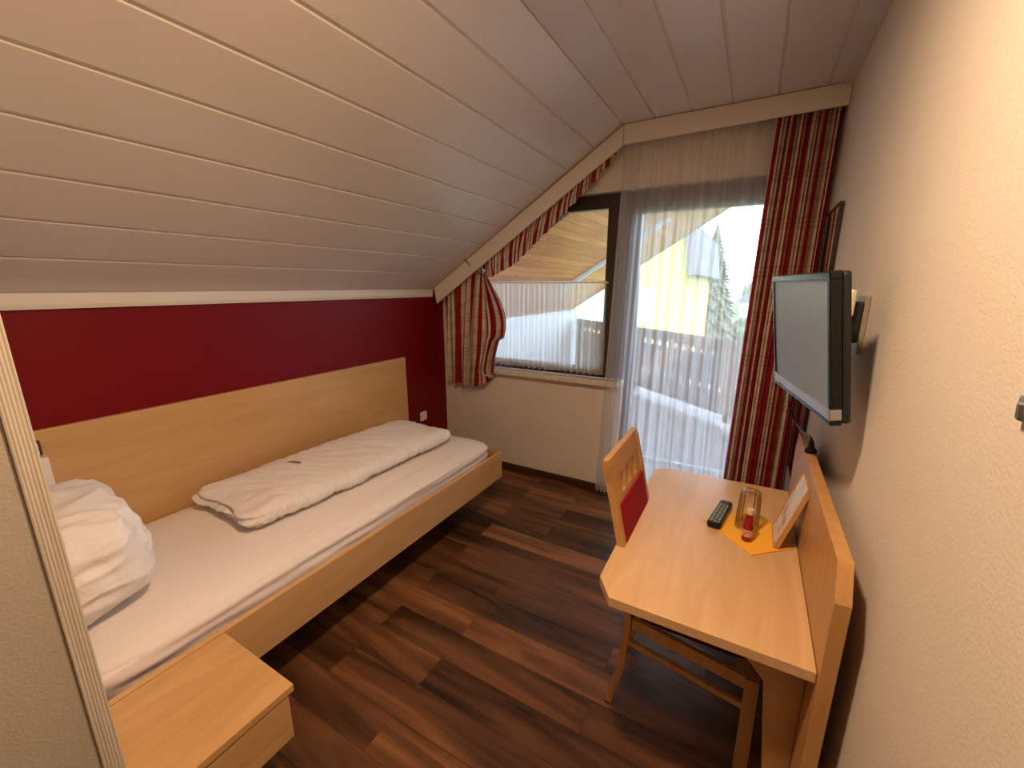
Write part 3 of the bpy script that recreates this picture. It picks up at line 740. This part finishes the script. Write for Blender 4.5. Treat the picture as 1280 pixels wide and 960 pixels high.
b_ = NB(); box(b_, 0.262, XR-0.015, 1.625, 1.70, 1.43, 1.555, 0.006); box(b_, 0.215, 0.262, 1.60, 1.68, 1.44, 1.475, 0.004); obj('arm', b_, M_blackm, arm)
b_ = NB(); box(b_, 0.2115, 0.2145, 1.56, 1.70, 1.40, 1.53, 0.001); obj('television_plate', b_, M_blackm, arm)
b_ = NB(); tube(b_, [(0.235, 1.60, 1.50), (0.252, 1.565, 1.47), (0.258, 1.54, 1.40), (0.256, 1.50, 1.32), (0.245, 1.44, 1.255), (0.235, 1.40, 1.25), (0.226, 1.37, 1.29)], 0.0045, 8, 6)
tag(obj('aerial_cable', b_, M_black, loc=(0.25, 1.5, 1.3), smooth=True), 'black cable looping down behind the television', 'cable')
pc = thing('power_lead', 'black power lead with plug running from the television to the desk panel', 'cable', (0.246, 1.80, 1.0))
b_ = NB(); tube(b_, [(0.16, 1.86, 1.24), (0.175, 2.02, 1.13), (0.20, 2.06, 1.06), (0.225, 1.96, 1.035), (0.242, 1.87, 1.045), (0.246, 1.835, 1.045)], 0.004, 8, 6); obj('lead', b_, M_black, pc)
b_ = NB(); lathe(b_, [(0, 0), (0.019, 0), (0.020, 0.010), (0.012, 0.024), (0.008, 0.045), (0.006, 0.05), (0, 0.05)], (0.246, 1.80, 1.000), 24, M=Matrix.Rotation(-0.5, 4, 'X')); obj('plug', b_, M_black, pc)

# ------------------------------------------------------------------ mirror
mr = thing('wall_mirror', 'tall narrow mirror with thin dark frame on the right wall behind the television', 'mirror', (XR, 2.7, 0.57))
b_ = NB(); box(b_, XR-0.016, XR-0.001, 2.475, 2.852, 0.575, 1.96); obj('glass', b_, M_mirror, mr)
b_ = NB(); ring2 = [(2.463, 2.475, 0.563, 1.972), (2.852, 2.864, 0.563, 1.972), (2.475, 2.852, 0.563, 0.575), (2.475, 2.852, 1.96, 1.972)]
for a in ring2: box(b_, XR-0.020, XR-0.001, a[0], a[1], a[2], a[3], 0.001)
obj('frame', b_, M_dark, mr)
hk = thing('coat_hook', 'grey coat hook at the right edge on the cream wall', 'hook', (XR, 0.735, 1.45))
b_ = NB(); box(b_, XR-0.010, XR-0.0005, 0.690, 0.737, 1.440, 1.472, 0.004); obj('plate', b_, plain('grey_metal', (0.16, 0.18, 0.19), 0.4), hk)
b_ = NB(); tube(b_, [(XR-0.008, 0.705, 1.455), (XR-0.018, 0.700, 1.450), (XR-0.022, 0.695, 1.468)], 0.004, 8, 4); obj('hook', b_, bpy.data.materials['grey_metal'], hk)

# ------------------------------------------------------------------ ceiling lamp (just above the picture)
LP = Vector((-0.36, 0.60, ZC))
la = thing('ceiling_lamp', 'round flush ceiling lamp near the entrance', 'lamp', LP)
b_ = NB(); lathe(b_, [(0, 0), (0.11, 0), (0.11, -0.016), (0.075, -0.020), (0.075, -0.010), (0, -0.010)], LP, 40); obj('housing', b_, M_white, la)
m, n, b, out = mat('diffuser_glow'); n.nodes.remove(b); e = N(n, 'ShaderNodeEmission', Color=(1, 0.75, 0.45, 1), Strength=12.0); n.links.new(e.outputs[0], out.inputs[0])
b_ = NB(); lathe(b_, [(0.074, -0.0105), (0.074, -0.014), (0, -0.014)], LP, 32); obj('diffuser', b_, m, la, smooth=False)
pl = bpy.data.lights.new('lamp_light', 'AREA'); pl.shape = 'DISK'; pl.size = 0.14; pl.energy = LAMP_W; pl.color = LAMP_COL
po = bpy.data.objects.new('lamp_light', pl); C.objects.link(po); po.parent = la; po.location = (0, 0, -0.022)
pl2 = bpy.data.lights.new('added_fill_light', 'POINT'); pl2.energy = 2.0; pl2.color = LAMP_COL; pl2.shadow_soft_size = 0.07  # added fill with no bulb of its own, lifts the ceiling and upper walls
po2 = bpy.data.objects.new('added_fill_light', pl2); C.objects.link(po2); po2.parent = la; po2.location = (0, 0, -0.10)

# ------------------------------------------------------------------ outside: terrace, soffit, railing
b_ = NB(); box(b_, -4.2, 4.5, 3.30, 9.0, -0.25, -0.05); struct('terrace_floor', b_, M_terr)
b_ = NB(); box(b_, -1.6, 0.6, 3.93, 3.96, -0.05, -0.02, 0.003); o = obj('edging_strip', b_, M_outw, loc=(-0.5, 3.95, -0.05)); tag(o, 'thin white edging strip across the terrace floor outside the balcony door', 'edging')
b_ = NB()
def so_z(x): return 0.635*x + 3.22
prism(b_, [(-3.6, so_z(-3.6)), (0.6, so_z(0.6)), (0.6, so_z(0.6)+0.12), (-3.6, so_z(-3.6)+0.12)], 1, 3.30, 8.2); struct('balcony_soffit', b_, M_soffit)
b_ = NB(); prism(b_, [(-3.6, so_z(-3.6)-0.02), (0.6, so_z(0.6)-0.02), (0.6, so_z(0.6)+0.16), (-3.6, so_z(-3.6)+0.16)], 1, 8.201, 8.24); struct('trim_soffit_edge', b_, M_rail)
b_ = NB(); box(b_, -3.25, -3.07, 3.30, 8.1, -0.05, so_z(-3.25)-0.005); struct('wall_terrace_side', b_, M_outw)
b_ = NB()
tube(b_, [(-2.75, 6.10, so_z(-2.75)-0.03), (-1.1, 6.2, so_z(-1.1)-0.03)], 0, rect=(0.03, 0.025)); tag(obj('soffit_batten', b_, M_outw, loc=(-2, 6.1, 1.9)), 'pale batten running up the pine soffit outside', 'batten')
# railing of profiled boards, diagonal
ra = thing('balcony_railing', 'brown balcony railing of profiled wooden boards outside', 'railing', (-1.5, 6.7, -0.05))
P0 = Vector((-3.0, 7.85, 0)); P1 = Vector((1.3, 4.33, 0)); dv_ = (P1-P0).normalized(); nv_ = Vector((-dv_.y, dv_.x, 0)); LL = (P1-P0).length
def RMx(s): return Matrix(((dv_.x, nv_.x, 0, P0.x+dv_.x*s), (dv_.y, nv_.y, 0, P0.y+dv_.y*s), (0, 0, 1, 0), (0, 0, 0, 1)))
bw = 0.162
prof_r = []
def hwid(z):
    w = bw*0.49
    w -= 0.040*math.exp(-((z-0.80)/0.035)**2)
    w -= 0.022*math.exp(-((z-0.36)/0.05)**2)
    if z > 0.93: w *= math.sqrt(max(0.05, 1-((z-0.93)/0.085)**2))
    return w
zs = [0.06+k*0.025 for k in range(38)]
outl = [(hwid(z), z) for z in zs] + [(-hwid(z), z) for z in reversed(zs)]
k = 0
while k*bw < LL:
    b_ = NB(); prism(b_, outl, 1, -0.012, 0.012, M=RMx((k+0.5)*bw)); obj('board', b_, M_rail, ra); k += 1
for z in (0.22, 0.66):
    b_ = NB(); box(b_, 0, LL, 0.013, 0.055, z, z+0.07, 0.004, M=RMx(0)); obj('rail', b_, M_rail, ra)
for s in (0.05, 1.8, 3.6, LL-0.1):
    b_ = NB(); box(b_, s, s+0.07, 0.056, 0.12, -0.05, 0.9, 0.004, M=RMx(0)); obj('post', b_, M_rail, ra)
# beyond
b_ = NB(); box(b_, -90, 90, -30, 160, -3.2, -3.0); struct('lawn', b_, M_lawn)
hs = thing('yellow_house', 'yellow rendered house with grey roof beyond the railing', 'house', (-5, 17, -3.0))
b_ = NB(); prism(b_, [(-9.5, -3), (-1.97, -3), (-1.97, 2.1), (-2.12, 3.5), (-2.45, 3.7), (-3.05, 2.75), (-9.5, 2.6)], 1, 15, 23); obj('wall', b_, M_yellow, hs)
b_ = NB(); prism(b_, [(-1.92, 1.95), (-1.58, 1.95), (-1.80, 3.5), (-2.45, 4.3), (-3.2, 2.95), (-9.8, 2.85), (-9.8, 2.66), (-3.1, 2.80), (-2.45, 3.85), (-2.08, 3.5)], 1, 14.5, 23.4); obj('roof', b_, M_greyroof, hs)
for x, z, w_, h_ in ((-3.50, 0.35, 0.55, 1.1), (-5.5, 0.2, 0.8, 1.2), (-2.6, -1.6, 0.8, 1.1), (-7.2, -1.6, 0.9, 1.1)):
    b_ = NB(); box(b_, x-0.06, x+w_+0.06, 14.93, 14.99, z-0.06, z+h_+0.06, 0.01); f_ = obj('window', b_, M_outw, hs)
    b_ = NB(); box(b_, x, x+w_, 14.90, 14.925, z, z+h_); obj('pane', b_, plain('far_pane', (0.35, 0.50, 0.62), 0.1), f_)
def conifer(x, y, z0, h, r0, label):
    t_ = thing('conifer', label, 'tree', (x, y, z0))
    b_ = NB(); lathe(b_, [(0.16, 0), (0.05, h*0.9), (0, h*0.92)], (x, y, z0), 10); obj('trunk', b_, M_bark, t_)
    b_ = NB()
    rng = random.Random(int(x*10))
    nl = 40
    for L in range(nl):
        f = L/(nl-1); zz = z0 + h*(0.12+0.86*f); rr = r0*(1-f)**0.85 + 0.08
        nb = max(7, int(20*(1-f))+7)
        for k in range(nb):
            a = 2*PI*k/nb + rng.random()*0.6; q = rr*(0.75+0.4*rng.random())
            dx, dy = math.cos(a), math.sin(a); w_ = q*0.22+0.04
            v = [b_.verts.new(p) for p in ((x, y, zz+0.22), (x+dx*q*0.6-dy*w_, y+dy*q*0.6+dx*w_, zz), (x+dx*q, y+dy*q, zz-0.30*q), (x+dx*q*0.6+dy*w_, y+dy*q*0.6-dx*w_, zz), (x+dx*q*0.5, y+dy*q*0.5, zz-0.22))]
            for a1, b1, c1 in ((0, 1, 4), (1, 2, 4), (2, 3, 4), (3, 0, 4), (0, 3, 1), (1, 3, 2)): b_.faces.new((v[a1], v[b1], v[c1]))
    obj('foliage', b_, M_conif, t_)
conifer(-2.2, 27.0, -3, 8.0, 1.9, 'tall narrow conifer right of the yellow house')
def bush(x, y, z0, r0, h, label, cat='bush', m_=None):
    b_ = NB(); rng = random.Random(int(x*7+y))
    for k in range(9):
        a = rng.random()*6.28; q = rng.random()*r0*0.6; s = r0*(0.35+0.3*rng.random())
        t = bmesh.new(); bmesh.ops.create_icosphere(t, subdivisions=3, radius=s)
        cz = s*0.8 + rng.random()*(h-s*1.6)
        for v in t.verts: v.co = v.co*(1+0.35*noise.noise(v.co*3/s+Vector((k, 0, 0)))) + Vector((math.cos(a)*q, math.sin(a)*q, cz))
        merge(b_, t)
    bmesh.ops.translate(b_, verts=b_.verts, vec=(x, y, z0))
    return tag(obj('garden_bush', b_, m_ or M_bush, loc=(x, y, z0)), label, cat)
bush(-1.6, 13.2, -3, 0.9, 3.3, 'round green bush just beyond the railing, left of the conifer')
bush(0.5, 32, -3, 1.6, 2.6, 'broad bush on the lawn right of the conifer')
bush(-12, 95, -3, 6, 6, 'distant tree clump left on the horizon', 'tree')
bush(3.0, 96, -3, 6, 5.5, 'distant tree clump centre on the horizon', 'tree')
bush(19, 97, -3, 6, 6, 'distant tree clump right on the horizon', 'tree')
wh = thing('white_house', 'small white house far across the lawn', 'house', (0.5, 50, -3))
b_ = NB(); box(b_, -1.2, 3.4, 48, 52, -3, 0.2); obj('wall', b_, M_outw, wh)
b_ = NB(); prism(b_, [(-1.6, 0.2), (3.8, 0.2), (1.1, 1.9)], 1, 47.6, 52.4); obj('roof', b_, M_greyroof, wh)
